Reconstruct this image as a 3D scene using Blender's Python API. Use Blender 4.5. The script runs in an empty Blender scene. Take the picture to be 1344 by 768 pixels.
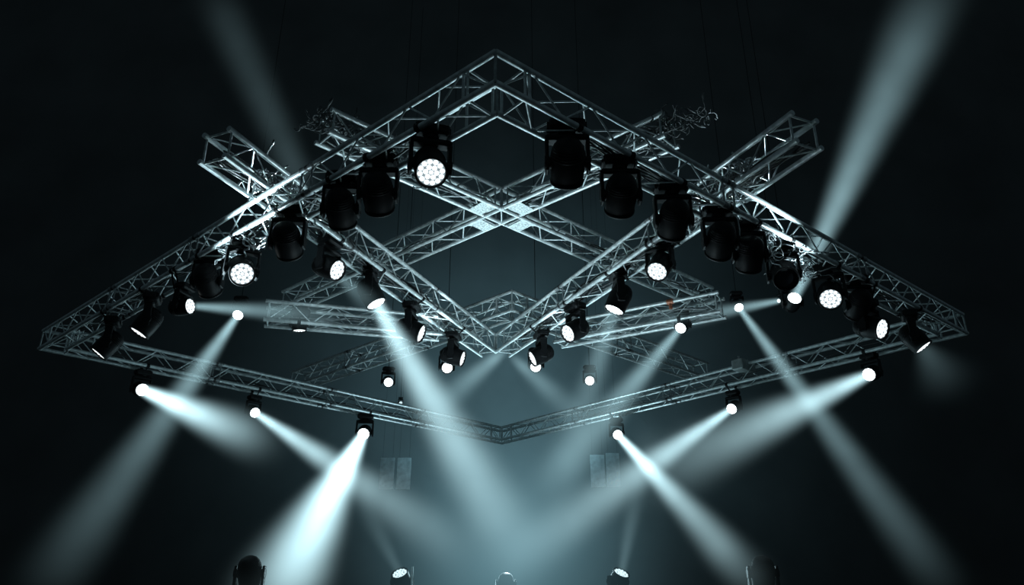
import bpy, math, random
from mathutils import Vector, Matrix

random.seed(11)
SC = bpy.context.scene
COL = SC.collection
EYE = Vector((0.0, 0.0, 1.6))
F, TH = 1000.0, math.radians(22.5)
FWD = Vector((0, math.cos(TH), math.sin(TH)))
UPV = Vector((0, -math.sin(TH), math.cos(TH)))
RGT = Vector((1, 0, 0))

# ------------------------------------------------------------------ survey helpers
def ray(px, py):
    return FWD + RGT * ((px - 672) / F) + UPV * ((384 - py) / F)
def on_height(px, py, h):            # point at height h above the eye
    d = ray(px, py)
    return EYE + d * (h / d.z)
def at_dist(px, py, Y):              # point at forward distance Y
    d = ray(px, py)
    return EYE + d * (Y / d.y)

# ------------------------------------------------------------------ mesh builder
class MB:
    def __init__(s):
        s.v = []; s.f = []; s.sm = []
    def add(s, vs, fs, smooth=True):
        b = len(s.v)
        s.v += [tuple(v) for v in vs]
        s.f += [tuple(i + b for i in f) for f in fs]
        s.sm += [smooth] * len(fs)
    def tube(s, a, b, r, n=8, r2=None, cap=True):
        a = Vector(a); b = Vector(b); r2 = r if r2 is None else r2
        d = (b - a)
        if d.length < 1e-6: return
        d.normalize()
        u = d.orthogonal().normalized(); w = d.cross(u)
        vs = []
        for p, rr in ((a, r), (b, r2)):
            for k in range(n):
                t = 2 * math.pi * k / n
                vs.append(p + (u * math.cos(t) + w * math.sin(t)) * rr)
        s.add(vs, [(k, (k + 1) % n, n + (k + 1) % n, n + k) for k in range(n)])
        if cap:
            s.add(vs[:n], [tuple(range(n - 1, -1, -1))], False)
            s.add(vs[n:], [tuple(range(n))], False)
    def poly(s, pts, r, n=6):
        pts = [Vector(p) for p in pts]
        vs = []; m = len(pts); u = None
        for i, p in enumerate(pts):
            d = (pts[min(i + 1, m - 1)] - pts[max(i - 1, 0)])
            if d.length < 1e-6: d = Vector((0, 0, 1))
            d.normalize()
            if u is None: u = d.orthogonal().normalized()
            u = (u - d * u.dot(d))
            if u.length < 1e-5: u = d.orthogonal()
            u.normalize(); w = d.cross(u)
            for k in range(n):
                t = 2 * math.pi * k / n
                vs.append(p + (u * math.cos(t) + w * math.sin(t)) * r)
        fs = []
        for i in range(m - 1):
            for k in range(n):
                fs.append((i * n + k, i * n + (k + 1) % n, (i + 1) * n + (k + 1) % n, (i + 1) * n + k))
        s.add(vs, fs)
    def box(s, c, size, M=None, bev=0.0):
        hx, hy, hz = [q / 2 for q in size]
        c = Vector(c); M = M or Matrix.Identity(3)
        if bev <= 0:
            vs = [c + M @ Vector((x * hx, y * hy, z * hz)) for x in (-1, 1) for y in (-1, 1) for z in (-1, 1)]
            s.add(vs, [(0, 1, 3, 2), (4, 6, 7, 5), (0, 4, 5, 1), (2, 3, 7, 6), (0, 2, 6, 4), (1, 5, 7, 3)], False)
            return
        b = min(bev, hx * .9, hy * .9, hz * .9)
        rings = []
        for z, ins in ((-hz, b), (-hz + b, 0), (hz - b, 0), (hz, b)):
            ring = []
            X, Y = hx - ins, hy - ins; bb = b * .8
            for (sx, sy) in ((1, 1), (-1, 1), (-1, -1), (1, -1)):
                p1 = (sx * X, sy * (Y - bb)); p2 = (sx * (X - bb), sy * Y)
                if sx * sy > 0: ring += [p1, p2]
                else: ring += [p2, p1]
            rings.append([c + M @ Vector((x, y, z)) for x, y in ring])
        vs = [p for r in rings for p in r]; fs = []
        for i in range(3):
            for k in range(8):
                fs.append((i * 8 + k, i * 8 + (k + 1) % 8, (i + 1) * 8 + (k + 1) % 8, (i + 1) * 8 + k))
        fs.append(tuple(range(7, -1, -1))); fs.append(tuple(range(24, 32)))
        s.add(vs, fs, False)
    def lathe(s, prof, M=None, n=28, sx=1.0, sy=1.0, capa=True, capb=True):
        M = M or Matrix.Identity(4)
        vs = []
        for r, z in prof:
            for k in range(n):
                t = 2 * math.pi * k / n
                vs.append(M @ Vector((r * sx * math.cos(t), r * sy * math.sin(t), z)))
        fs = []
        for i in range(len(prof) - 1):
            for k in range(n):
                fs.append((i * n + k, i * n + (k + 1) % n, (i + 1) * n + (k + 1) % n, (i + 1) * n + k))
        if capa: fs.append(tuple(range(n - 1, -1, -1)))
        if capb: fs.append(tuple(range((len(prof) - 1) * n, len(prof) * n)))
        s.add(vs, fs)
    def mesh(s, name, mat, org=None):
        me = bpy.data.meshes.new(name)
        o = Vector(org) if org is not None else Vector((0, 0, 0))
        me.from_pydata([tuple(Vector(v) - o) for v in s.v], [], s.f)
        me.polygons.foreach_set('use_smooth', s.sm)
        me.materials.append(mat); me.update()
        return me
    def build(s, name, mat, parent=None, org=None):
        """vertices are in world space; org becomes the object's origin when it has no parent"""
        if parent is not None: org = parent.location
        ob = bpy.data.objects.new(name, s.mesh(name, mat, org))
        COL.objects.link(ob)
        if parent is not None: ob.parent = parent
        elif org is not None: ob.location = org
        return ob

def empty(name, loc, label=None, cat=None, group=None):
    o = bpy.data.objects.new(name, None); COL.objects.link(o)
    o.location = loc; o.empty_display_size = .1
    tag(o, label, cat, group); return o
def tag(o, label=None, cat=None, group=None, kind=None):
    if label: o['label'] = label
    if cat: o['category'] = cat
    if group: o['group'] = group
    if kind: o['kind'] = kind
    return o

# ------------------------------------------------------------------ materials
def mat(name, col, rough=.5, metal=0.0, noise=0.0, nscale=8.0, bump=0.0, spec=.5):
    m = bpy.data.materials.new(name); m.use_nodes = True
    nt = m.node_tree; b = nt.nodes['Principled BSDF']
    b.inputs['Base Color'].default_value = (*col, 1)
    b.inputs['Roughness'].default_value = rough
    b.inputs['Metallic'].default_value = metal
    b.inputs['Specular IOR Level'].default_value = spec
    if noise or bump:
        tc = nt.nodes.new('ShaderNodeTexCoord'); nz = nt.nodes.new('ShaderNodeTexNoise')
        nz.inputs['Scale'].default_value = nscale; nz.inputs['Detail'].default_value = 5
        nt.links.new(tc.outputs['Object'], nz.inputs['Vector'])
        if noise:
            mr = nt.nodes.new('ShaderNodeMapRange')
            mr.inputs['From Min'].default_value = .3; mr.inputs['From Max'].default_value = .7
            mr.inputs['To Min'].default_value = 1 - noise; mr.inputs['To Max'].default_value = 1 + noise * .4
            nt.links.new(nz.outputs['Fac'], mr.inputs['Value'])
            mx = nt.nodes.new('ShaderNodeMix'); mx.data_type = 'RGBA'; mx.blend_type = 'MULTIPLY'
            mx.inputs['Factor'].default_value = 1
            mx.inputs['A'].default_value = (*col, 1)
            nt.links.new(mr.outputs['Result'], mx.inputs['B'])
            nt.links.new(mx.outputs['Result'], b.inputs['Base Color'])
        if bump:
            bp = nt.nodes.new('ShaderNodeBump'); bp.inputs['Strength'].default_value = bump
            nt.links.new(nz.outputs['Fac'], bp.inputs['Height']); nt.links.new(bp.outputs['Normal'], b.inputs['Normal'])
    return m
def emis(name, col, st):
    m = bpy.data.materials.new(name); m.use_nodes = True
    nt = m.node_tree; b = nt.nodes['Principled BSDF']
    b.inputs['Base Color'].default_value = (.1, .1, .1, 1)
    b.inputs['Emission Color'].default_value = (*col, 1)
    b.inputs['Emission Strength'].default_value = st
    return m

ALU = mat('aluminium tube', (.56, .62, .63), .38, .45, .35, 14)
ALU_D = mat('aluminium brace', (.50, .56, .57), .42, .4, .35, 20)
STEEL = mat('coupler steel', (.30, .33, .34), .45, .6, .5, 40)
DARKGAP = mat('black coupler ring', (.012, .014, .015), .6)
BLACK = mat('black fixture plastic', (.010, .011, .012), .5, 0, .3, 12, spec=.12)
BLACK2 = mat('black yoke plastic', (.009, .010, .011), .55, 0, .3, 12, spec=.12)
GLOSS = mat('dark front glass', (.008, .01, .012), .08, 0, spec=.8)
CABLE = mat('rubber cable', (.22, .25, .26), .45, 0, .75, 9)
CABLE_D = mat('black rubber cable', (.03, .034, .036), .45, 0, .6, 9)
CABLE_M = mat('grey rubber cable', (.10, .115, .12), .5, 0, .8, 12)
SAFETY = mat('safety wire', (.45, .5, .5), .35, .5)
PLATE = mat('cover plate', (.55, .62, .62), .6, .2, .8, 45)
WALLM = mat('black backdrop cloth', (.10, .104, .106), .95, 0, .25, .35)
FLOORM = mat('black stage deck', (.02, .021, .022), .7, 0, .4, 3)
PANELM = mat('pale hanging panel', (.72, .78, .8), .8, 0, .35, 6)
BOXM = mat('grey metal box', (.28, .32, .32), .5, .3, .4, 8)
ORANGE = mat('rusty red clamp', (.35, .12, .06), .5, .2, .4, 30)
LED = emis('white LED cell', (.88, .97, 1.0), 1.3)
LED_HOT = emis('burning white LED cell', (.88, .97, 1.0), 4.0)
LED_DIM = emis('faint LED cell', (.7, .93, 1.0), 1.1)
LED_BACK = mat('lens reflector', (.30, .34, .35), .4, .3)

# ------------------------------------------------------------------ trusses
class Truss:
    def __init__(s, phi, off, H, W, name, label, group, A=None, B=None, cutA=None, cutB=None,
                 mt=None, pitch=.68, rungs=(True, True), join=2.6, plate=None, phase=0.0, shortfar=0.0):
        ph = math.radians(phi)
        s.n = Vector((math.cos(ph), math.sin(ph), 0)); s.t = Vector((-s.n.y, s.n.x, 0))
        s.off, s.H, s.W = off, H, W
        s.name, s.label, s.group = name, label, group
        s.cut = [cutA, cutB]; s.ends = [A, B]; s.m = mt or ALU; s.pitch = pitch
        s.rungs = rungs; s.join = join; s.plate = plate; s.phase = phase; s.shortfar = shortfar
    def base(s, o, h):
        q = s.n * (s.off + o); return Vector((q.x, q.y, EYE.z + s.H + h))
    def param(s, px, py):
        return (on_height(px, py, s.H)).dot(s.t)
    def endparam(s, k, o):
        if s.cut[k] is not None:
            p, d = s.cut[k]                     # plan line through p along d
            q = s.base(o, 0)
            den = s.t.x * d.y - s.t.y * d.x
            v = ((p.x - q.x) * d.y - (p.y - q.y) * d.x) / den
            if s.shortfar and o > 0:
                v += s.shortfar if s.endparam(1 - k, 0) > v else -s.shortfar
            return v
        e = s.ends[k]
        return s.param(*e) if isinstance(e, tuple) else e
    def pt(s, o, h, u):
        return s.base(o, h) + s.t * u
    def make(s):
        W = s.W / 2
        root = empty(s.name, s.pt(0, -W, (s.endparam(0, 0) + s.endparam(1, 0)) / 2), s.label, 'truss', s.group)
        s.root = root
        lo = max(min(s.endparam(0, o), s.endparam(1, o)) for o in (-W, W))
        hi = min(max(s.endparam(0, o), s.endparam(1, o)) for o in (-W, W))
        s.lo, s.hi = lo, hi
        for o in (-W, W):
            for h in (-W, W):
                mb = MB(); mb.tube(s.pt(o, h, s.endparam(0, o)), s.pt(o, h, s.endparam(1, o)), .030, 12)
                mb.build('chord', s.m, root)
        # bolted joints: dark gap ring and conical sleeve
        L = hi - lo; nj = max(1, int(round(L / s.join)))
        for j in range(1, nj):
            u = lo + L * j / nj
            for o in (-W, W):
                for h in (-W, W):
                    mb = MB(); mb.tube(s.pt(o, h, u - .022), s.pt(o, h, u + .022), .032, 10)
                    mb.build('joint_ring', DARKGAP, root)
            for sg in (-1, 1):
                mb = MB()
                for o in (-W, W):
                    for h in (-W, W):
                        mb.tube(s.pt(o, h, u + sg * .022), s.pt(o, h, u + sg * .10), .031, 10, .038)
                        mb.tube(s.pt(o, h, u + sg * .10), s.pt(o, h, u + sg * .125), .038, 10, .031)
                # end frame of the segment
                us = u + sg * .09
                c = [(-W, -W), (W, -W), (W, W), (-W, W)]
                for i in range(4):
                    mb.tube(s.pt(*c[i], us), s.pt(*c[(i + 1) % 4], us), .0115, 6)
                mb.build('segment_joint', STEEL, root)
        # end frames
        c = [(-W, -W), (W, -W), (W, W), (-W, W)]
        for u, on in ((lo + .05, s.rungs[0]), (hi - .05, s.rungs[1])):
            mb = MB()
            if on:
                for i in range(4):
                    mb.tube(s.pt(*c[i], u), s.pt(*c[(i + 1) % 4], u), .013, 6)
                mb.build('end_frame', ALU_D, root)
        # zigzag lacing of each side
        faces = [((-W, -W), (-W, W), 0), ((W, -W), (W, W), 0), ((-W, -W), (W, -W), 1), ((-W, W), (W, W), 1)]
        for (a, b, ph) in faces:
            mb = MB()
            l0 = max(min(s.endparam(0, o), s.endparam(1, o)) for o in (a[0], b[0])) + .05
            h0 = min(max(s.endparam(0, o), s.endparam(1, o)) for o in (a[0], b[0])) - .05
            nb = max(2, int(round((h0 - l0) / (s.pitch / 2)))); st = (h0 - l0) / nb
            for i in range(nb):
                u0 = l0 + i * st; u1 = u0 + st
                p, q = (a, b) if (i + ph) % 2 == 0 else (b, a)
                mb.tube(s.pt(*p, u0), s.pt(*q, u1), .0095, 6, cap=False)
            mb.build('lacing', ALU_D, root)
        if s.plate:
            for u in s.plate:
                for h in (-W - .02,):
                    mb = MB()
                    cs = [s.pt(-W, h, u), s.pt(W, h, u), s.pt(W, h, u + .22), s.pt(-W, h, u + .22)]
                    cs2 = [p + Vector((0, 0, -.006)) for p in cs]
                    mb.add(cs + cs2, [(0, 1, 2, 3), (7, 6, 5, 4), (0, 4, 5, 1), (1, 5, 6, 2), (2, 6, 7, 3), (3, 7, 4, 0)], False)
                    mb.build('cover_plate', PLATE, root)
        return s

def crossing(a, b):
    """plan crossing point of two truss axes"""
    na, nb = a.n, b.n
    det = na.x * nb.y - na.y * nb.x
    return Vector(((a.off * nb.y - b.off * na.y) / det, (na.x * b.off - nb.x * a.off) / det, 0))
def bisect_cut(a, b, inner=True):
    """mitre line for the corner where a meets b (near chords meet near chords)"""
    p = crossing(a, b)
    d = a.n + b.n
    return (p, d.normalized())

W3 = .30
T = {}
T['NL'] = Truss(48.083, 3.698, 3.95, W3, 'lighting_truss', 'long near truss from the top apex down to the left tip', None)
T['NR'] = Truss(130.277, 3.962, 3.95, W3, 'lighting_truss', 'long near truss from the top apex down to the right tip', None)
T['FL'] = Truss(136.127, 13.217, 3.95, W3, 'lighting_truss', 'far lower truss from the left tip to the hazy bottom apex', None)
T['FR'] = Truss(40.565, 12.028, 3.95, W3, 'lighting_truss', 'far lower truss from the right tip to the hazy bottom apex', None)
T['P'] = Truss(133.008, 6.835, 5.10, W3, 'x', 'x', None)
T['Q'] = Truss(47.613, 6.707, 5.10, W3, 'x', 'x', None)
T['VL'] = Truss(157.809, 5.302, 4.36, .32, 'lighting_truss', 'bright diagonal truss from its open upper left end to the bottom of the V', None, shortfar=.62)
T['VR'] = Truss(24.790, 5.304, 4.36, .32, 'lighting_truss', 'bright diagonal truss from its open upper right end to the bottom of the V', None, shortfar=.62)
T['ML'] = Truss(104.473, 11.503, 4.17, W3, 'lighting_truss', 'short level truss in the left middle, lit by a sideways beam', None)
T['MR'] = Truss(59.581, 10.682, 4.17, W3, 'lighting_truss', 'short slanting truss in the right middle with a rusty red clamp', None)
T['AL'] = Truss(46.221, 8.791, 4.80, .34, 'lighting_truss', 'faint hazy truss falling left from the small apex behind the V', None)
T['AR'] = Truss(133.8, 8.791, 4.80, .34, 'lighting_truss', 'faint hazy truss falling right from the small apex behind the V', None)

def midcut(x): return (Vector((x, 0, 0)), Vector((0, 1, 0)))
def setends(tr, near, far):
    """near/far: ('cut',c) or pixel tuple; order by param"""
    tr.cut = [None, None]; tr.ends = [None, None]
    for k, e in enumerate((near, far)):
        if isinstance(e[0], Vector): tr.cut[k] = e
        else: tr.ends[k] = e
def corner_cut(a, b):
    p = crossing(a, b)
    # chord on a's near side must meet chord on b's near side -> direction joining near/near and far/far corners
    def x(oa, ob):
        det = a.n.x * b.n.y - a.n.y * b.n.x
        A, B = a.off + oa, b.off + ob
        return Vector(((A * b.n.y - B * a.n.y) / det, (a.n.x * B - b.n.x * A) / det, 0))
    return p, x
def cut_near_near(a, b, w=.15):
    p, x = corner_cut(a, b); d = x(w, w) - x(-w, -w); return (p, d.normalized())
def cut_near_far(a, b, w=.15):
    p, x = corner_cut(a, b); d = x(w, -w) - x(-w, w); return (p, d.normalized())
apexN = cut_near_near(T['NL'], T['NR'])
apexF = cut_near_near(T['FL'], T['FR'])
tipL = cut_near_far(T['NL'], T['FL'])
tipR = cut_near_far(T['NR'], T['FR'])
apexV = cut_near_near(T['VL'], T['VR'])
apexA = cut_near_near(T['AL'], T['AR'])
setends(T['NL'], apexN, tipL); setends(T['NR'], apexN, tipR)
setends(T['FL'], tipL, apexF); setends(T['FR'], tipR, apexF)
setends(T['VL'], (278, 191), apexV); setends(T['VR'], (1060, 171), apexV)
setends(T['ML'], (348, 412), (578, 432)); setends(T['MR'], (948, 400), (735, 443))
setends(T['AL'], apexA, (380, 498)); setends(T['AR'], apexA, (925, 488))
for k in ('NL', 'NR', 'FL', 'FR', 'VL', 'VR', 'ML', 'MR', 'AL', 'AR'):
    T[k].make()
# the inner X: four arms and a box corner in the middle
C = crossing(T['P'], T['Q'])
def arm(src, sign, endpx, label):
    a = Truss(math.degrees(math.atan2(src.n.y, src.n.x)), src.off, src.H, src.W, 'lighting_truss', label, None)
    c = C.dot(a.t); e = a.param(*endpx)
    sg = 1 if e > c else -1
    a.ends = [c + sg * .20, e]
    a.plate = [c + sg * (.36) - (.11 if sg > 0 else .11)]
    a.make(); return a
T['P1'] = arm(T['P'], 1, (440, 152), 'upper left arm of the small inner X truss')
T['P2'] = arm(T['P'], 1, (925, 392), 'lower right arm of the small inner X truss')
T['Q1'] = arm(T['Q'], 1, (868, 160), 'upper right arm of the small inner X truss')
T['Q2'] = arm(T['Q'], 1, (385, 398), 'lower left arm of the small inner X truss')
def junction():
    P, Q = T['P'], T['Q']; z = EYE.z + P.H; w = W3 / 2
    root = empty('truss_corner_block', (C.x, C.y, z - w), 'box corner block in the middle of the small inner X truss', 'truss corner')
    ch = MB(); po = MB()
    cor = []
    for o1 in (-w, w):
        for o2 in (-w, w):
            det = P.n.x * Q.n.y - P.n.y * Q.n.x
            A, B = P.off + o1, Q.off + o2
            cor.append(Vector(((A * Q.n.y - B * P.n.y) / det, (P.n.x * B - Q.n.x * A) / det, 0)))
    for h in (-w, w):
        ch = MB()
        for o in (-w, w):
            for tr in (P, Q):
                cc = C.dot(tr.t)
                ch.tube(tr.pt(o, h, cc - .19), tr.pt(o, h, cc + .19), .030, 10)
        ch.tube(cor[0] + Vector((0, 0, z + h)), cor[3] + Vector((0, 0, z + h)), .01, 6)
        ch.build('chord_frame', ALU, root)
    for c in cor:
        po = MB(); po.tube(c + Vector((0, 0, z - w)), c + Vector((0, 0, z + w)), .02, 8)
        po.build('corner_post', ALU_D, root)
junction()
# upright posts in the mitred corners
def corner_posts(trs, label):
    for tr, k in trs:
        def put(a, b):
            mb = MB(); mb.tube(a, b, .014, 6); mb.build('corner_brace', ALU_D, tr.root)
        for o in (-tr.W / 2, tr.W / 2):
            e = tr.endparam(k, o); sg = 1 if tr.endparam(1 - k, o) > e else -1
            for d in (.0, .36):
                u = e + sg * d
                put(tr.pt(o, -tr.W / 2, u), tr.pt(o, tr.W / 2, u))
corner_posts([(T['NL'], 0), (T['NR'], 0), (T['FL'], 1), (T['FR'], 1), (T['VL'], 1), (T['VR'], 1), (T['AL'], 0), (T['AR'], 0), (T['NL'], 1), (T['NR'], 1), (T['FL'], 0), (T['FR'], 0)], '')

# ------------------------------------------------------------------ moving head lights
def headmesh():
    """local: pivot at origin, lens looks along +Z"""
    b = MB()
    b.lathe([(.03, -.205), (.07, -.200), (.103, -.178), (.125, -.140), (.137, -.08), (.142, -.01), (.142, .05), (.138, .10), (.134, .135), (.134, .168), (.126, .172), (.121, .160), (.12, .150)], n=32, capb=True)
    # pods on the tilt axle, cooling fins
    for sx in (-1, 1):
        b.tube((sx * .125, 0, 0), (sx * .16, 0, 0), .05, 14)
    for k in range(5):
        z = -.150 + k * .022
        r = [.117, .126, .132, .136, .139][k]
        b.lathe([(r, z - .004), (r + .005, z - .002), (r + .005, z + .004), (r, z + .006)], n=32, capa=False, capb=False)
    ring = MB()
    ring.lathe([(.121, .160), (.128, .176), (.135, .176), (.139, .168), (.139, .150), (.134, .148)], n=32, capa=False, capb=False)
    yoke = MB()                    # local: pan axis along +Z towards the base, arms down to pivot
    for sx in (-1, 1):
        yoke.box((sx * .168, 0, .06), (.030, .10, .30), bev=.010)
        yoke.tube((sx * .150, 0, 0), (sx * .187, 0, 0), .060, 16)
    yoke.box((0, 0, .225), (.365, .115, .06), bev=.018)
    yoke.tube((0, 0, .25), (0, 0, .285), .07, 16)
    base = MB()
    base.box((0, 0, .335), (.30, .20, .105), bev=.022)
    for sx in (-1, 1):
        base.box((sx * .155, 0, .335), (.02, .12, .06), bev=.005)
    base.box((0, .112, .335), (.16, .006, .05))
    back = MB(); back.lathe([(.0, .1515), (.119, .1515)], n=28, capa=False, capb=False)
    cells = MB()
    pos = [(0, 0)] + [(.047 * math.cos(a), .047 * math.sin(a)) for a in [k * math.pi / 3 for k in range(6)]] + \
          [(.094 * math.cos(a), .094 * math.sin(a)) for a in [math.pi / 12 + k * math.pi / 6 for k in range(12)]]
    for x, y in pos:
        rr = .0238 if (x or y) else .020
        prof = [(rr, .153), (rr * .92, .158), (rr * .6, .163), (.001, .165)]
        M = Matrix.Translation((x, y, 0))
        cells.lathe(prof, M, n=10, capa=False, capb=True)
    plain = MB(); plain.lathe([(.119, .155), (.10, .166), (.06, .174), (.001, .177)], n=28, capa=False, capb=True)
    return dict(b=b.mesh('head_shell', BLACK), ring=ring.mesh('front_ring', BLACK2), yoke=yoke.mesh('yoke', BLACK2),
                base=base.mesh('base', BLACK), back=back.mesh('reflector', LED_BACK),
                cells=cells.mesh('led_cells', LED), plain=plain.mesh('front_lens', GLOSS))
HM = headmesh()
def relabel_mesh(me, m):
    c = me.copy(); c.materials[0] = m; return c
CELLS_HOT = relabel_mesh(HM['cells'], LED_HOT); CELLS_DIM = relabel_mesh(HM['cells'], LED_DIM)
BACK_HOT = relabel_mesh(HM['back'], emis('hot reflector', (.8, .95, 1), 1.2))
BACK_LIT = relabel_mesh(HM['back'], emis('lit reflector', (.7, .9, 1), .34))
BACK_DIM = relabel_mesh(HM['back'], emis('dim reflector', (.5, .8, .9), .08))

def child(name, me, parent, M):
    o = bpy.data.objects.new(name, me); COL.objects.link(o); o.parent = parent
    o.matrix_local = M; return o
def aim_basis(d, side):
    z = d.normalized(); x = side - z * side.dot(z); x.normalize(); y = z.cross(x)
    return Matrix((x, y, z)).transposed()
def view_dir(px, py, ang, c):
    """direction whose picture points along ang (degrees, 0 right, 90 up) and faces the eye by c"""
    back = -ray(px, py).normalized()
    r = RGT - back * RGT.dot(back); r.normalize(); u = back.cross(r)
    s = math.sqrt(max(0, 1 - c * c)); a = math.radians(ang)
    return (r * math.cos(a) + u * math.sin(a)) * s + back * c
LENS = []
def moving_head(tr, px, py, aim, lens, label, group='moving head lights hung from the trusses', scale=1.0, lat=0.0, center=False, upright=False, P=None, extra=None, pan=None):
    d = ray(px, py); a = aim.normalized()
    k = 0 if center else .165 * scale
    if P is None:
        n = tr.n; t = (tr.off + lat + k * n.dot(a)) / n.dot(d)
        piv = EYE + d * t - a * k
    else:
        piv = P
    up = Vector((0, 0, -1 if upright else 1))
    # arms either side of the head, across the aim's heading
    hz = Vector((a.x, a.y, 0))
    if pan is not None: side = Vector((math.cos(pan), math.sin(pan), 0))
    elif hz.length < .15: side = Vector((1, 0.1, 0)).normalized()
    else: side = Vector((-hz.y, hz.x, 0)).normalized()
    root = empty('moving_head_light', piv + up * .0, label, 'stage light', group)
    B = aim_basis(a, side).to_4x4()
    S = Matrix.Scale(scale, 4)
    head = child('head_shell', HM['b'], root, B @ S)
    child('front_ring', HM['ring'], head, Matrix.Identity(4))
    if lens == 'off':
        o = child('front_lens', HM['plain'], head, Matrix.Identity(4))
    else:
        child('reflector', {'on': BACK_LIT, 'hot': BACK_HOT, 'dim': BACK_DIM}[lens], head, Matrix.Identity(4))
        o = child('led_cells', {'on': HM['cells'], 'hot': CELLS_HOT, 'dim': CELLS_DIM}[lens], head, Matrix.Identity(4))
        o['label'] = 'round white LED face of the light'
    x = side; z = up; y = z.cross(x)
    YB = Matrix((x, y, z)).transposed().to_4x4() @ S
    child('yoke', HM['yoke'], root, YB)
    child('base', HM['base'], root, YB)
    top = .39 * scale
    gap = None
    if tr is not None and not upright:
        zb = EYE.z + tr.H - tr.W / 2
        drop = zb - (piv.z + top)
        gap = drop
        u = Vector((piv.x, piv.y, 0)).dot(tr.t)
        if drop > .35:
            mb = MB(); q = Vector((piv.x, piv.y, 0))
            zz = EYE.z + tr.H - tr.W / 2 - .03
            mb.tube(Vector((q.x, q.y, piv.z + top - .03)), Vector((q.x, q.y, zz)), .017, 8)
            mb.build('drop_pipe', BLACK2, root)
            mb = MB()
            mb.tube(tr.pt(-tr.W / 2, -tr.W / 2 - .035, u), tr.pt(tr.W / 2, -tr.W / 2 - .035, u), .02, 8)
            mb.build('cross_bar', BLACK2, root)
        else:
            for o in (-tr.W / 2, tr.W / 2):
                mb = MB(); p = tr.pt(o, -tr.W / 2, u)
                mb.tube(p - tr.t * .025, p + tr.t * .025, .038, 10)
                q = Vector((piv.x, piv.y, piv.z + top - .02))
                q2 = q + (Vector((p.x, p.y, q.z)) - q) * .6
                mb.poly([p, Vector((p.x, p.y, p.z - .04)), q2], .012, 6)
                mb.build('hanging_clamp', BLACK2, root)
    if extra: extra(root, piv, a, top)
    0 and print('HEAD', label[:46], 'piv', [round(q, 2) for q in piv], 'gap', None if gap is None else round(gap, 2))
    
    return piv + a * (.17 * scale), a

def safety(root, piv, offs, length, sag=.0):
    mb = MB()
    p = piv + Vector(offs)
    mb.poly([p, p + Vector((.01, 0, -length * .5)), p + Vector((-.015, 0, -length))], .006, 5)
    mb.build('safety_wire', SAFETY, root)

DOWN = Vector((0, 1, -.55))
def off(tr, px, py, label, aim=None, **k):
    return moving_head(tr, px, py, aim or DOWN, 'off', label, center=True, **k)

NL, NR, FL, FR, VL, VR, ML, MR, AL, AR = [T[k] for k in ('NL', 'NR', 'FL', 'FR', 'VL', 'VR', 'ML', 'MR', 'AL', 'AR')]
P1, P2, Q1, Q2 = [T[k] for k in ('P1', 'P2', 'Q1', 'Q2')]
# near left truss
moving_head(NL, 566, 227, view_dir(566, 227, -80, .93), 'on', 'moving head with a bright round LED face, nearest the top apex on the left', scale=1.0)
off(NL, 496, 254, 'unlit black moving head second from the top apex on the left truss')
off(NL, 447, 274, 'large unlit black moving head in front of the left truss crossing', scale=1.0)
off(NL, 377, 316, 'unlit glossy black moving head below the bright left crossing', extra=lambda r, p, a, t: safety(r, p, (-.19, -.05, .22), .34))
moving_head(NL, 318, 360, view_dir(318, 360, -80, .95), 'on', 'black moving head with a round LED face below the bright end of the left truss', extra=lambda r, p, a, t: safety(r, p, (-.17, 0, .30), .42))
off(NL, 272, 368, 'unlit black moving head left of the round LED face on the left truss')
moving_head(NL, 250, 402, view_dir(250, 402, 5, .62), 'on', 'black moving head turned right, throwing a level beam across the left side', scale=.75)
moving_head(NL, 226, 401, view_dir(226, 401, 190, .35), 'on', 'small moving head whose LED face shows only as a thin upright sliver', scale=.5)
moving_head(NL, 182, 437, view_dir(182, 437, -127, .19), 'on', 'black moving head tilted down, LED face a slanted sliver, second from the left tip')
moving_head(NL, 129, 464, view_dir(129, 464, -133, .13), 'on', 'black moving head nearest to the left tip, LED face a thin slanted line')
# near right truss
off(NR, 745, 214, 'largest unlit black moving head, first from the top apex on the right truss', scale=1.05)
off(NR, 815, 256, 'unlit black moving head second from the top apex on the right truss')
off(NR, 884, 288, 'unlit black moving head, third from the top apex on the right truss')
off(NR, 946, 316, 'unlit glossy black moving head under the right truss crossing', extra=lambda r, p, a, t: safety(r, p, (.2, 0, .30), .36))
off(NR, 984, 334, 'unlit black moving head with cooling grille, between two others under the right truss', aim=Vector((.1, 1, -.8)))
off(NR, 1029, 360, 'unlit black moving head with a bright curved reflection, above the upward beam', aim=Vector((-.25, -1, -.9)))
moving_head(NR, 1090, 393, view_dir(1090, 393, -90, .93), 'on', 'black moving head with a round LED face on the right truss')
off(NR, 1127, 400, 'unlit black moving head in the dark right of the round LED face')
moving_head(NR, 1158, 432, view_dir(1158, 432, -10, .55), 'on', 'black moving head turned right, LED face a narrow upright oval')
moving_head(NR, 1212, 456, view_dir(1212, 456, -48, .2), 'on', 'black moving head nearest to the right tip, LED face a slanted sliver')
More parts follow.
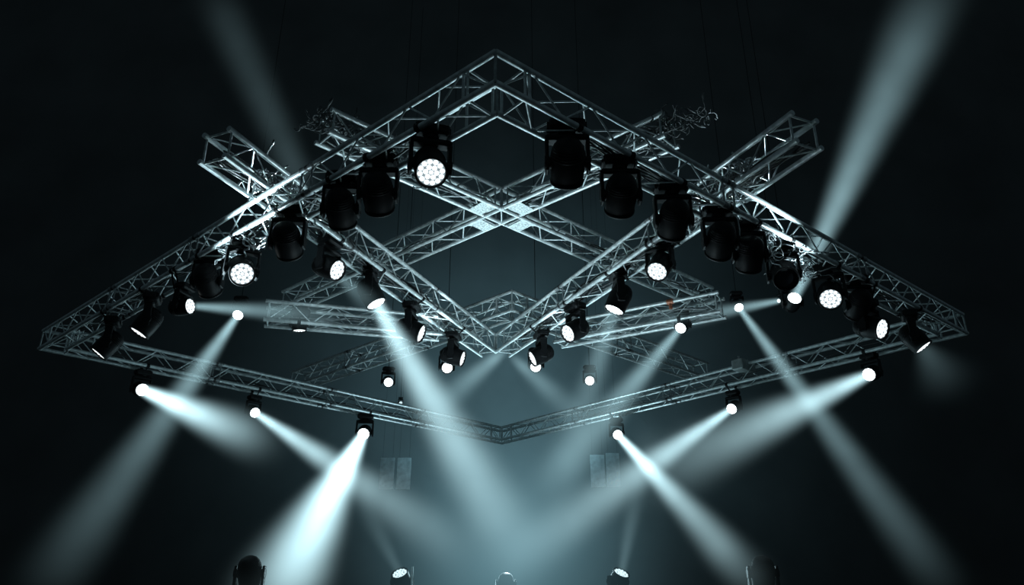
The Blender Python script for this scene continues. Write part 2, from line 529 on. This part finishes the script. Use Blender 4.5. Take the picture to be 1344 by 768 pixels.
# V trusses
moving_head(VL, 443, 355, view_dir(443, 355, -20, .68), 'on', 'moving head with oval LED face on the left V truss, first from the crossing', scale=1.0)
o_b6 = moving_head(VL, 494, 399, view_dir(494, 399, -62, .42), 'hot', 'black moving head on the left V truss throwing the wide central beam down right', scale=1.05)
moving_head(VL, 553, 438, view_dir(553, 438, -20, .35), 'on', 'black moving head with narrow LED face, third along the left V truss', scale=1.05)
moving_head(VL, 607, 471, view_dir(607, 471, -15, .30), 'on', 'black moving head with a small LED sliver near the bottom of the left V truss', scale=1.0)
moving_head(VR, 862, 357, view_dir(862, 357, -120, .85), 'on', 'black moving head with a broad oval LED face on the right V truss', scale=1.0)
o_b14 = moving_head(VR, 806, 407, view_dir(806, 407, -115, .40), 'hot', 'moving head on the right V truss, LED face a tilted sliver above a soft beam', scale=1.05)
moving_head(VR, 745, 438, view_dir(745, 438, -155, .65), 'on', 'black moving head with bright oval LED face low on the right V truss', scale=1.05)
moving_head(VR, 699, 471, view_dir(699, 471, -155, .35), 'on', 'black moving head with a small LED sliver near the bottom of the right V truss', scale=1.0)

# beams are collected as (origin, direction, ...) and built later
BEAMS = []
def lamp(tr, px, py, tx, ty, tY, label, lens='hot', scale=.85, face=.55, **k):
    """moving head whose beam passes the picture point (tx,ty) at forward distance tY"""
    d = ray(px, py); t = tr.off / tr.n.dot(d) if tr else k['P'].y
    O = EYE + d * t if tr else k['P']
    E = at_dist(tx, ty, tY)
    a = (E - O).normalized()
    return moving_head(tr, px, py, a, lens, label, scale=scale, **k), E

b3, e3 = lamp(FL, 187, 512, 372, 592, 8.5, 'bright lamp hung below the far left truss, first from the left tip, beam going right')
b4, e4 = lamp(FL, 335, 542, 590, 712, 9.5, 'bright lamp hung below the far left truss in the middle, thinner beam going down right', scale=.78)
b5, e5 = lamp(FL, 477, 570, 355, 800, 9.0, 'bright lamp at the head of the broadest white beam, lower left', scale=1.0)
b7, e7 = lamp(FR, 811, 571, 1000, 775, 8.5, 'bright lamp hung below the far right truss, its beam going down right', scale=.85)
b8, e8 = lamp(FR, 960, 537, 690, 722, 9.5, 'bright lamp hung below the far right truss in the middle, beam going down left', scale=.8)
b9, e9 = lamp(FR, 1140, 492, 880, 612, 8.5, 'bright lamp hung below the far right truss nearest to the right tip, beam going left')
b13, e13 = lamp(MR, 893, 431, 712, 640, 8.0, 'small lamp under the short right middle truss with a narrow beam going down left', scale=.7)
moving_head(ML, 393, 434, view_dir(393, 434, -90, .25), 'on', 'small lamp sliver under the short left middle truss', scale=.8)
# lamps seen face on, hung on drop pipes
def drop_lamp(px, py, Y, aim, label, scale=.9, lens='hot', top=None):
    P = at_dist(px, py, Y)
    a = aim.normalized(); piv = P - a * (.165 * scale)
    def pipe(root, pv, a_, tp):
        mb = MB(); zt = top if top else 17.5
        mb.tube((pv.x, pv.y, pv.z + tp * scale / 1.0 - .02), (pv.x, pv.y, zt), .006, 6)
        mb.build('drop_pipe', BLACK2, root)
    return moving_head(None, px, py, a, lens, label, P=piv, scale=scale, extra=pipe)
def towards(px, py, Y, tx, ty, tY):
    return at_dist(tx, ty, tY) - at_dist(px, py, Y)
drop_lamp(587, 483, 13.5, view_dir(587, 483, -60, .985), 'round white lamp facing the viewer left of centre, under the V', scale=.82)
drop_lamp(703, 482, 13.5, view_dir(703, 482, -100, .94), 'white lamp facing the viewer right of centre, just under a small LED sliver', scale=.82)
drop_lamp(510, 502, 14.5, view_dir(510, 502, -60, .985), 'smaller round lamp facing the viewer beside the wide central beam', scale=.75)
drop_lamp(774, 500, 14.5, view_dir(774, 500, -100, .985), 'smaller round lamp facing the viewer right of centre, left of a narrow beam', scale=.75)
drop_lamp(526, 529, 17.0, view_dir(526, 529, -60, .98), 'tiny dim lamp behind the wide central beam', scale=.32, lens='dim')
b1 = drop_lamp(312, 414, 13.0, towards(312, 414, 13.0, 60, 770, 8.0), 'bright lamp at left whose long beam crosses the far left truss', scale=.8)
b10 = drop_lamp(970, 404, 13.0, towards(970, 404, 13.0, 1235, 760, 8.0), 'bright lamp at right whose long beam falls to the lower right', scale=.7)
b11 = drop_lamp(1043, 391, 12.0, towards(1043, 391, 12.0, 1225, -10, 6.2), 'bright lamp at right throwing its beam steeply upward', scale=.95)
b12 = drop_lamp(1022, 395, 12.2, towards(1022, 395, 12.2, 860, 426, 10.4), 'small lamp throwing a level beam left onto the right middle truss', scale=.3, lens='on')

# ------------------------------------------------------------------ floor lights, deck
DECK = 1.6
mb = MB(); mb.box((0, 17, DECK / 2), (26, 19, DECK), bev=.02)
tag(mb.build('stage_deck', FLOORM, org=(0, 17, 0)), 'dark raised stage deck below the picture, carrying the floor lights', 'stage')
mb = MB(); mb.box((0, 6, -.05), (64, 44, .1)); tag(mb.build('floor', FLOORM, org=(0, 6, 0)), kind='structure')
def floor_head(px, py, Y, aim, lens, label, scale=1.0, pan=None):
    P = at_dist(px, py, Y)
    P.z = DECK + .39 * scale
    return moving_head(None, px, py, aim, lens, label, group='moving head lights standing on the stage floor', P=P, scale=scale, upright=True, pan=pan)
floor_head(328, 753, 9.2, Vector((0, .6, -1)), 'off', 'black moving head silhouette standing at the lower left edge', .93, pan=0.05)
floor_head(1001, 751, 9.2, Vector((0.1, .6, -1)), 'off', 'black moving head silhouette standing at the lower right edge', .93, pan=-.08)
floor_head(664, 764, 14.0, Vector((0, .5, -1)), 'off', 'moving head at the bottom centre with a bright rim of light round its dome', .95, pan=.1)
fl1 = floor_head(528, 762, 12.0, view_dir(528, 762, 110, .55), 'dim', 'small tilted floor light left of centre with pale blue cells', .92)
fl2 = floor_head(811, 762, 12.0, view_dir(811, 762, 65, .45), 'dim', 'small tilted floor light right of centre with pale blue cells', .92)
mb = MB(); p = at_dist(541.5, 744, 11.5); mb.tube((p.x, p.y, DECK), p, .014, 8)
tag(mb.build('stand_pole', ALU, org=(p.x, p.y, DECK)), 'thin upright metal pole at the bottom edge beside a tilted floor light', 'pole')

# ------------------------------------------------------------------ small hardware
u = FR.param(976, 488)
pb = at_dist(976, 481, (FR.pt(-.15, 0, u)).y)
mb = MB(); mb.box(pb, (.46, .22, .20), Matrix.Rotation(.75, 3, 'Z') @ Matrix.Rotation(0, 3, 'X'), bev=.02)
rt = empty('junction_box', pb, 'small grey box fixed on the far right truss', 'box')
mb.build('box_shell', BOXM, rt)
mb = MB()
for k in (-.15, .15):
    mb.tube(pb + Vector((k * .7, k * .7, .08)), pb + Vector((k * .7, k * .7, .16)), .02, 8)
mb.build('hanger', STEEL, rt)
# red clamp on the right middle truss
mb = MB(); q = MR.pt(-.15, .15, MR.param(873, 401))
mb.tube(q - MR.t * .05, q + MR.t * .05, .045, 12); mb.box(q + Vector((0, 0, -.06)), (.05, .05, .12), bev=.008)
tag(mb.build('pipe_clamp', ORANGE, org=q), 'small rusty red clamp on top of the short right middle truss', 'clamp')

# ------------------------------------------------------------------ cables
def loom(tr, u0, u1, n, amp, label, matl=CABLE_D, r=.011, h0=-.08):
    mb = MB()
    for k in range(n):
        pts = []; u = u0; o = random.uniform(-.09, .09); h = h0 + random.uniform(-.05, .05)
        f1, f2 = random.uniform(2, 5), random.uniform(2, 5); p1, p2 = random.uniform(0, 6), random.uniform(0, 6)
        m = int(abs(u1 - u0) / .09) + 2
        for i in range(m):
            t = i / (m - 1); u = u0 + (u1 - u0) * t
            pts.append(tr.pt(o + amp * math.sin(f1 * u + p1), h + amp * .7 * math.sin(f2 * u * 1.3 + p2), u))
        mb.poly(pts, r * random.uniform(.7, 1.2), 5)
    o = mb.build('cable_loom', matl, org=tr.pt(0, 0, (u0 + u1) / 2)); tag(o, label, 'cables'); return o
def tangle(name, tr, u, length, n, spread, label, matl=CABLE, r=.010, h0=0, hs=.14, loops=True, o0=0):
    mb = MB()
    for k in range(n):
        c = tr.pt(o0 + random.gauss(0, spread * .4), h0 + random.gauss(0, hs * .5), u + random.uniform(-.5, .5) * length)
        pts = []
        if loops and k % 2 == 0:        # a coiled loop
            R = random.uniform(.025, .075); ax = Vector((random.gauss(0, 1), random.gauss(0, 1), random.gauss(0, 1))).normalized()
            e1 = ax.orthogonal().normalized(); e2 = ax.cross(e1)
            m = 18
            for i in range(m + 1):
                t = i / m * 2 * math.pi * 1.15
                pts.append(c + (e1 * math.cos(t) + e2 * math.sin(t) * random.uniform(.7, .95)) * R)
        else:
            d = Vector((random.gauss(0, .5), random.gauss(0, .5), random.gauss(0, .5))) + tr.t * random.choice((-1, 1)) * .7
            d.normalize(); p = c.copy()
            for i in range(12):
                pts.append(p.copy()); p += d * .028
                d += Vector((random.gauss(0, .4), random.gauss(0, .4), random.gauss(0, .45))); d.normalize()
                q = p - c
                if q.length > spread * 1.4: d = (-q).normalized()
        mb.poly(pts, r * random.uniform(.6, 1.3), 5)
    o = mb.build(name, matl, org=tr.pt(0, 0, u)); tag(o, label, 'cables'); return o
tangle('cable_bundle', VL, VL.param(372, 262), 1.15, 150, .17, 'bright tangle of looped cables inside the left truss crossing', r=.011)
tangle('cable_bundle', VR, VR.param(952, 256), 1.15, 140, .17, 'bright tangle of looped cables inside the right truss crossing', r=.011)
tangle('cable_bundle', NR, NR.param(1015, 312), 1.3, 90, .16, 'white looping wires hanging under the right truss above two black fixtures', r=.006, h0=-.24, hs=.12)
tangle('cable_bundle', NL, NL.param(335, 305), .7, 40, .15, 'pale looped cables hanging under the bright stretch of the left truss', r=.008, h0=-.24, hs=.1)
tangle('cable_bundle', P1, P1.param(462, 172), 1.0, 70, .15, 'grey knot of cables on the open upper end of the inner X truss at left', matl=CABLE_M, r=.009, h0=.05)
tangle('cable_bundle', P1, P1.param(520, 200), 1.2, 50, .14, 'grey cables looping inside the upper left arm of the inner X truss', r=.009, h0=-.02)
tangle('cable_bundle', Q1, Q1.param(872, 165), 1.0, 70, .16, 'grey knot of cables on the open upper end of the inner X truss at right', matl=CABLE_M, r=.009, h0=.08)
tangle('cable_bundle', Q1, Q1.param(800, 208), 1.2, 50, .14, 'grey cables looping inside the upper right arm of the inner X truss', r=.009, h0=-.02)
loom(VL, VL.param(290, 198), VL.param(620, 432), 9, .05, 'dark cable loom lying inside the left V truss', r=.014)
loom(VR, VR.param(1050, 178), VR.param(680, 440), 9, .05, 'dark cable loom lying inside the right V truss', r=.014)
loom(P1, P1.lo + .1, P1.hi - .1, 6, .04, 'cable loom lying inside the upper left arm of the inner X truss', CABLE)
loom(Q1, Q1.lo + .1, Q1.hi - .1, 6, .04, 'cable loom lying inside the upper right arm of the inner X truss', CABLE)
loom(P2, P2.lo + .1, P2.hi - 1.0, 5, .04, 'cable loom lying inside the lower right arm of the inner X truss')
loom(Q2, Q2.lo + 1.0, Q2.hi - .1, 5, .04, 'cable loom lying inside the lower left arm of the inner X truss')
loom(NL, NL.param(560, 160), NL.param(110, 425), 5, .035, 'dark cable loom running inside the long near left truss')
loom(NR, NR.param(750, 160), NR.param(1220, 420), 5, .035, 'dark cable loom running inside the long near right truss')
loom(ML, ML.lo + .1, ML.hi - .1, 8, .06, 'pale cable loom inside the short left middle truss', CABLE)
loom(MR, MR.lo + .1, MR.hi - .1, 8, .06, 'pale cable loom inside the short right middle truss', CABLE)
loom(FL, FL.param(110, 465), FL.param(560, 555), 4, .03, 'dark cables lying in the far lower left truss')
loom(FR, FR.param(1220, 448), FR.param(760, 550), 4, .03, 'dark cables lying in the far lower right truss')
# ------------------------------------------------------------------ backdrop
YB_ = 27.0
mb = MB()
n = 90
for i in range(n + 1):
    x = -32 + 64 * i / n
    mb.v.append((x, YB_, 0)); mb.v.append((x, YB_, 34))
for i in range(n):
    mb.f.append((2 * i, 2 * i + 2, 2 * i + 3, 2 * i + 1)); mb.sm.append(True)
tag(mb.build('wall_back', WALLM, org=(0, YB_, 0)), kind='structure')
# pale square panels in front of the backdrop
def panel(x0, y0, x1, y1, Y, label):
    a = at_dist(x0, y1, Y); b = at_dist(x1, y1, Y); h = at_dist(x0, y0, Y).z - a.z
    c = Vector(((a.x + b.x) / 2, Y, a.z))
    rt = empty('hanging_panel', c, label, 'panel', 'pale panels hung in pairs')
    mb = MB(); mb.box(c + Vector((0, 0, h / 2)), (abs(b.x - a.x), .04, h), bev=.008); mb.build('panel_face', PANELM, rt)
    mb = MB()
    for sx in (-.35, .35):
        mb.tube(c + Vector((sx * (b.x - a.x), .01, h)), c + Vector((sx * (b.x - a.x), .01, h + 9)), .003, 4)
    mb.build('hanging_wire', BLACK2, rt)
panel(497, 601, 516, 643, 22, 'pale panel, left one of the pair hung at lower left of centre')
panel(519.5, 601, 538, 643, 22, 'pale panel, right one of the pair hung at lower left of centre')
panel(776, 597, 795, 640, 22, 'pale panel, left one of the pair hung at lower right of centre')
panel(797, 595, 815, 640, 22, 'pale panel, right one of the pair hung at lower right of centre')

# ------------------------------------------------------------------ haze and light beams
def beam(name, O, E, r0, r1, I, label, fade=1.0, tail=.0, col=(.56, .91, 1.0), wisp=.25, core=5.0, start=0.0, rate=1.0):
    """beam painted as a self-glowing cone, no lamp lights it: emission falls with distance and softly towards the rim"""
    r0 *= 1.6; r1 *= 1.6; I *= 1.6
    O = Vector(O); E = Vector(E); L = (E - O).length; z = (E - O).normalized()
    x = z.orthogonal().normalized(); M = Matrix((x, z.cross(x), z)).transposed().to_4x4(); M.translation = O
    ns = 28; prof = []
    for i in range(7):
        t = i / 6; prof.append(((r0 + (r1 - r0) * t) * 1.0, L * t))
    mb = MB(); mb.lathe(prof, n=ns)
    m = bpy.data.materials.new('glow volume of ' + name); m.use_nodes = True
    nt = m.node_tree; nt.nodes.clear()
    N = nt.nodes.new; Lk = nt.links.new
    out = N('ShaderNodeOutputMaterial'); em = N('ShaderNodeEmission'); Lk(em.outputs[0], out.inputs['Volume'])
    em.inputs['Color'].default_value = (*col, 1)
    tc = N('ShaderNodeTexCoord'); sep = N('ShaderNodeSeparateXYZ'); Lk(tc.outputs['Object'], sep.inputs[0])
    def mth(op, a, b=None, c=None, clamp=False):
        nd = N('ShaderNodeMath'); nd.operation = op; nd.use_clamp = clamp
        for i, v in enumerate((a, b, c)):
            if v is None: continue
            if isinstance(v, (int, float)): nd.inputs[i].default_value = v
            else: Lk(v, nd.inputs[i])
        return nd.outputs[0]
    X, Y, Z = sep.outputs[0], sep.outputs[1], sep.outputs[2]
    r2 = mth('ADD', mth('MULTIPLY', X, X), mth('MULTIPLY', Y, Y))
    R = mth('MULTIPLY_ADD', Z, (r1 - r0) / L, r0)
    q2 = mth('DIVIDE', r2, mth('MULTIPLY', R, R))
    rim = mth('POWER', mth('SUBTRACT', 1.0, q2, clamp=True), core)
    t = mth('DIVIDE', Z, L, clamp=True)
    ax = mth('POWER', mth('SUBTRACT', 1.0, t, clamp=True), fade)
    ax = mth('MULTIPLY_ADD', ax, 1 - tail, tail)
    endf = mth('MULTIPLY', mth('SUBTRACT', 1.0, t), 6.0, clamp=True)
    e = mth('MULTIPLY', mth('MULTIPLY', rim, ax), endf)
    if start > 0:
        e = mth('MULTIPLY', e, mth('DIVIDE', t, start, clamp=True))
    e = mth('DIVIDE', e, R)
    if wisp:
        nz = N('ShaderNodeTexNoise'); nz.inputs['Scale'].default_value = 1.3; nz.inputs['Detail'].default_value = 3
        Lk(tc.outputs['Object'], nz.inputs['Vector'])
        e = mth('MULTIPLY', e, mth('MULTIPLY_ADD', mth('SUBTRACT', nz.outputs['Fac'], .5), 2 * wisp * 2, 1.0, clamp=False))
        e = mth('MAXIMUM', e, 0)
    Lk(mth('MULTIPLY', e, I), em.inputs['Strength'])
    m.cycles.volume_step_rate = rate
    ob = bpy.data.objects.new('light_beam', mb.mesh('light_beam', m)); COL.objects.link(ob)
    ob.matrix_world = M
    tag(ob, label, 'light beam')
    ob.visible_shadow = True
    return ob
G = 1.0
beam('b1', b1[0], at_dist(45, 790, 8.0), .07, .42, .32, 'long soft beam falling from the left lamp across the far left truss to the lower left', fade=2.2, tail=.12)
p7 = on_height(250, 402, 3.2); 
D2 = Vector((250, 402)); q = NL.off / NL.n.dot(ray(255, 402)); o2 = EYE + ray(257, 402) * (q * 1.0)
beam('b2', o2, at_dist(455, 416, 11.2), .05, .26, .27, 'level soft beam from the left truss across to the left middle truss', fade=1.4)
beam('b3', b3[0], e3, .09, .36, .80, 'bright beam from the leftmost lower lamp, going right and ending in haze', fade=1.3, col=(.60, .92, 1.0))
beam('b4', b4[0], at_dist(640, 745, 9.0), .07, .42, .55, 'beam from the second lower left lamp, crossing behind the broadest beam', fade=1.7, tail=.10, col=(.60, .92, 1.0))
beam('b5', b5[0], at_dist(345, 815, 9.0), .10, .60, 1.1, 'broadest and brightest white beam pouring down to the lower left', fade=1.1, tail=.25, col=(.60, .92, 1.0))
beam('b6', o_b6[0], at_dist(700, 760, 7.6), .10, .46, .72, 'wide central beam falling from the left V truss to the bottom centre', fade=1.0, tail=.10, col=(.60, .92, 1.0))
beam('b7', b7[0], e7, .08, .31, .72, 'bright beam going down right from the lower right lamp', fade=2.2, tail=.12, col=(.60, .92, 1.0))
beam('b8', b8[0], at_dist(640, 757, 9.0), .07, .46, .5, 'beam going down left from the middle lower right lamp', fade=1.5, tail=.15, col=(.60, .92, 1.0))
beam('b9', b9[0], at_dist(790, 655, 8.3), .09, .52, .52, 'soft beam going left from the rightmost lower lamp', fade=1.3, col=(.60, .92, 1.0))
beam('b10', b10[0], at_dist(1255, 790, 8.0), .06, .31, .25, 'long thin beam falling from the right lamp to the lower right', fade=1.6, tail=.15)
beam('b11', b11[0], at_dist(1240, -45, 5.9), .09, .42, .30, 'beam rising steeply from the right lamp to the top edge', fade=1.2, tail=.25)
beam('b12', b12[0], at_dist(820, 434, 10.2), .06, .24, .22, 'level soft beam from right onto the right middle truss', fade=1.2)
beam('b13', b13[0], at_dist(690, 672, 8.0), .06, .36, .22, 'narrow beam going down left from under the right middle truss', fade=.8, tail=.15)
beam('b14', o_b14[0], at_dist(730, 650, 9.0), .10, .36, .18, 'soft beam dropping from the right V truss past a round lamp', fade=1.0, tail=.1)
beam('b15', at_dist(668, 455, 13.5), at_dist(555, 550, 11.0), .10, .34, .16, 'faint short beam crossing below the V to the left', fade=.8, start=.2)
beam('b16', at_dist(668, 465, 13.8), at_dist(775, 560, 11.5), .10, .34, .12, 'faint short beam crossing below the V to the right', fade=.8, start=.2)
beam('b17', at_dist(405, 262, 11.0), at_dist(272, -30, 9.0), .28, .46, .045, 'dim wide beam rising from the left crossing to the top edge', fade=.9, tail=.25, start=.15)
beam('b18', at_dist(443, 360, 8.9), at_dist(500, 412, 8.3), .06, .22, .10, 'very faint glow falling from the oval LED face on the left V truss', fade=.8)
beam('b19', fl2[0], at_dist(856, 540, 11.0), .08, .30, .07, 'faint beam rising from the small floor light right of centre', fade=.8)
beam('b20', fl1[0], at_dist(440, 590, 11.0), .08, .34, .05, 'faint beam rising from the small floor light left of centre', fade=.8)
beam('b21', at_dist(1212, 458, 7.5), at_dist(1255, 520, 7.2), .10, .40, .05, 'faint glow below the lamp nearest the right tip', fade=1)

def haze(name, c, s, I, label, col=(.40, .84, 1.0), rate=1.0):  # glow of the haze is its own emission, not lamp light
    mb = MB(); m0 = 24
    prof = [(max(.001, math.sin(math.pi * i / 14)), -math.cos(math.pi * i / 14)) for i in range(15)]
    mb.lathe(prof, n=m0, capa=False, capb=False)
    m = bpy.data.materials.new(name); m.use_nodes = True; nt = m.node_tree; nt.nodes.clear()
    N = nt.nodes.new; Lk = nt.links.new
    out = N('ShaderNodeOutputMaterial'); em = N('ShaderNodeEmission'); Lk(em.outputs[0], out.inputs['Volume'])
    em.inputs['Color'].default_value = (*col, 1)
    tc = N('ShaderNodeTexCoord'); ln = N('ShaderNodeVectorMath'); ln.operation = 'LENGTH'; Lk(tc.outputs['Object'], ln.inputs[0])
    a = N('ShaderNodeMath'); a.operation = 'SUBTRACT'; a.use_clamp = True; a.inputs[0].default_value = 1; Lk(ln.outputs['Value'], a.inputs[1])
    b = N('ShaderNodeMath'); b.operation = 'POWER'; b.inputs[1].default_value = 1.8; Lk(a.outputs[0], b.inputs[0])
    nz = N('ShaderNodeTexNoise'); nz.inputs['Scale'].default_value = 2.2; nz.inputs['Detail'].default_value = 4; Lk(tc.outputs['Object'], nz.inputs['Vector'])
    c1 = N('ShaderNodeMath'); c1.operation = 'MULTIPLY_ADD'; c1.inputs[1].default_value = 1.2; c1.inputs[2].default_value = .4; Lk(nz.outputs['Fac'], c1.inputs[0])
    d = N('ShaderNodeMath'); d.operation = 'MULTIPLY'; Lk(b.outputs[0], d.inputs[0]); Lk(c1.outputs[0], d.inputs[1])
    e = N('ShaderNodeMath'); e.operation = 'MULTIPLY'; e.inputs[1].default_value = I; Lk(d.outputs[0], e.inputs[0])
    Lk(e.outputs[0], em.inputs['Strength'])
    m.cycles.volume_step_rate = rate
    ob = bpy.data.objects.new('haze', mb.mesh('haze', m)); COL.objects.link(ob)
    ob.location = c; ob.scale = s; tag(ob, label, 'haze', kind='stuff')
haze('stage haze', at_dist(668, 745, 12), (2.7, 4.6, 2.9), .062, 'pale teal haze hanging over the middle of the stage')

# ------------------------------------------------------------------ lights
def spot(loc, target, W, ang, blend=.6, r=.1, col=(.70, .92, 1.0)):
    l = bpy.data.lights.new('spot', 'SPOT'); l.energy = W; l.spot_size = math.radians(ang); l.spot_blend = blend
    l.shadow_soft_size = r; l.color = col
    o = bpy.data.objects.new('spot', l); COL.objects.link(o); o.location = loc
    o.rotation_euler = (Vector(target) - Vector(loc)).to_track_quat('-Z', 'Y').to_euler(); return o
def area(loc, target, W, size, col=(.60, .90, 1.0)):
    l = bpy.data.lights.new('area', 'AREA'); l.energy = W; l.size = size; l.color = col
    o = bpy.data.objects.new('area', l); COL.objects.link(o); o.location = loc
    o.rotation_euler = (Vector(target) - Vector(loc)).to_track_quat('-Z', 'Y').to_euler(); return o
XL = at_dist(372, 262, 7.6); XR = at_dist(965, 262, 7.6)
# added unseen lamps below and behind the whole rig
spot((0, 9.6, 1.8), (0, 9.4, 6), 1500, 128, 1.0, 1.2)
area((0, 16.5, 1.9), (0, 6, 6.5), 420, 3.0)
# added unseen spots that brighten the two crossings
spot(at_dist(170, 520, 8.2), NL.pt(0, 0, NL.param(335, 280)), 3200, 27, 1.0)
spot(at_dist(430, 420, 9.5), NL.pt(0, 0, NL.param(330, 283)), 3000, 20, .9)
spot(at_dist(430, 330, 10.5), VL.pt(0, 0, VL.param(380, 262)), 4500, 22, .8)
spot(at_dist(1215, 520, 8.2), NR.pt(0, 0, NR.param(1005, 300)), 3000, 20, 1.0)
spot(at_dist(900, 400, 9.5), NR.pt(0, 0, NR.param(1012, 305)), 3000, 13, .9)
spot(at_dist(900, 330, 10.5), VR.pt(0, 0, VR.param(950, 250)), 3000, 22, .8)
# wash on the inner ends of the V
spot(at_dist(600, 560, 11.0), VL.pt(0, 0, VL.param(570, 400)), 700, 26, .9)
spot(at_dist(720, 560, 11.0), VR.pt(0, 0, VR.param(730, 400)), 600, 26, .9)
spot((-.3, 16.0, 5.2), (-3.2, 22, 4.4), 90, 20, .8)  # extra unseen spots, added to lift the hanging panels
spot((-.3, 16.0, 5.2), (2.6, 22, 4.4), 90, 20, .8)
# side beams on the short middle trusses
spot(o2, ML.pt(0, 0, ML.param(420, 415)), 120, 14, .9)
spot(b12[0], MR.pt(0, 0, MR.param(880, 410)), 120, 18, .9)
# soft front fill
area((0, -3, 4), (0, 8, 5), 14, 6.0)
spot((.2, 16.2, 3.6), at_dist(664, 764, 14.0), 900, 12, .6)  # unseen spot added behind the centre floor head for its rim
# added spot, its glow on the backdrop stands in for the hazy background
def wallwash(x, z, W, size, dist=6):
    area((x, YB_ - dist, z), (x, YB_, z), W, size, (.45, .85, 1.0))
wl = bpy.data.lights.new('wall', 'SPOT'); wl.energy = 1900; wl.spot_size = math.radians(140); wl.spot_blend = 1.0; wl.shadow_soft_size = 1.0; wl.color = (.42, .84, 1.0)
wo = bpy.data.objects.new('wall', wl); COL.objects.link(wo); wo.location = (-.2, 20.0, 7.6)
wo.rotation_euler = (Vector((-.2, 27, 8.5)) - wo.location).to_track_quat('-Z', 'Y').to_euler()

# ------------------------------------------------------------------ world, camera, colour
w = bpy.data.worlds.new('world'); SC.world = w; w.use_nodes = True
bg = w.node_tree.nodes['Background']; bg.inputs[0].default_value = (.55, .85, 1.0, 1); bg.inputs[1].default_value = .038
cam = bpy.data.cameras.new('cam'); co = bpy.data.objects.new('cam', cam); COL.objects.link(co)
cam.sensor_fit = 'HORIZONTAL'; cam.sensor_width = 36; cam.lens = 36 * F / 1344; cam.clip_end = 200
co.location = EYE; co.rotation_euler = (math.radians(90) + TH, 0, 0)
SC.camera = co
SC.view_settings.view_transform = 'Standard'
SC.view_settings.look = 'None'
SC.cycles.use_denoising = True
SC.cycles.max_bounces = 4; SC.cycles.diffuse_bounces = 2; SC.cycles.glossy_bounces = 2; SC.cycles.volume_bounces = 0
SC.cycles.volume_step_rate = 1.0
SC.cycles.volume_max_steps = 512
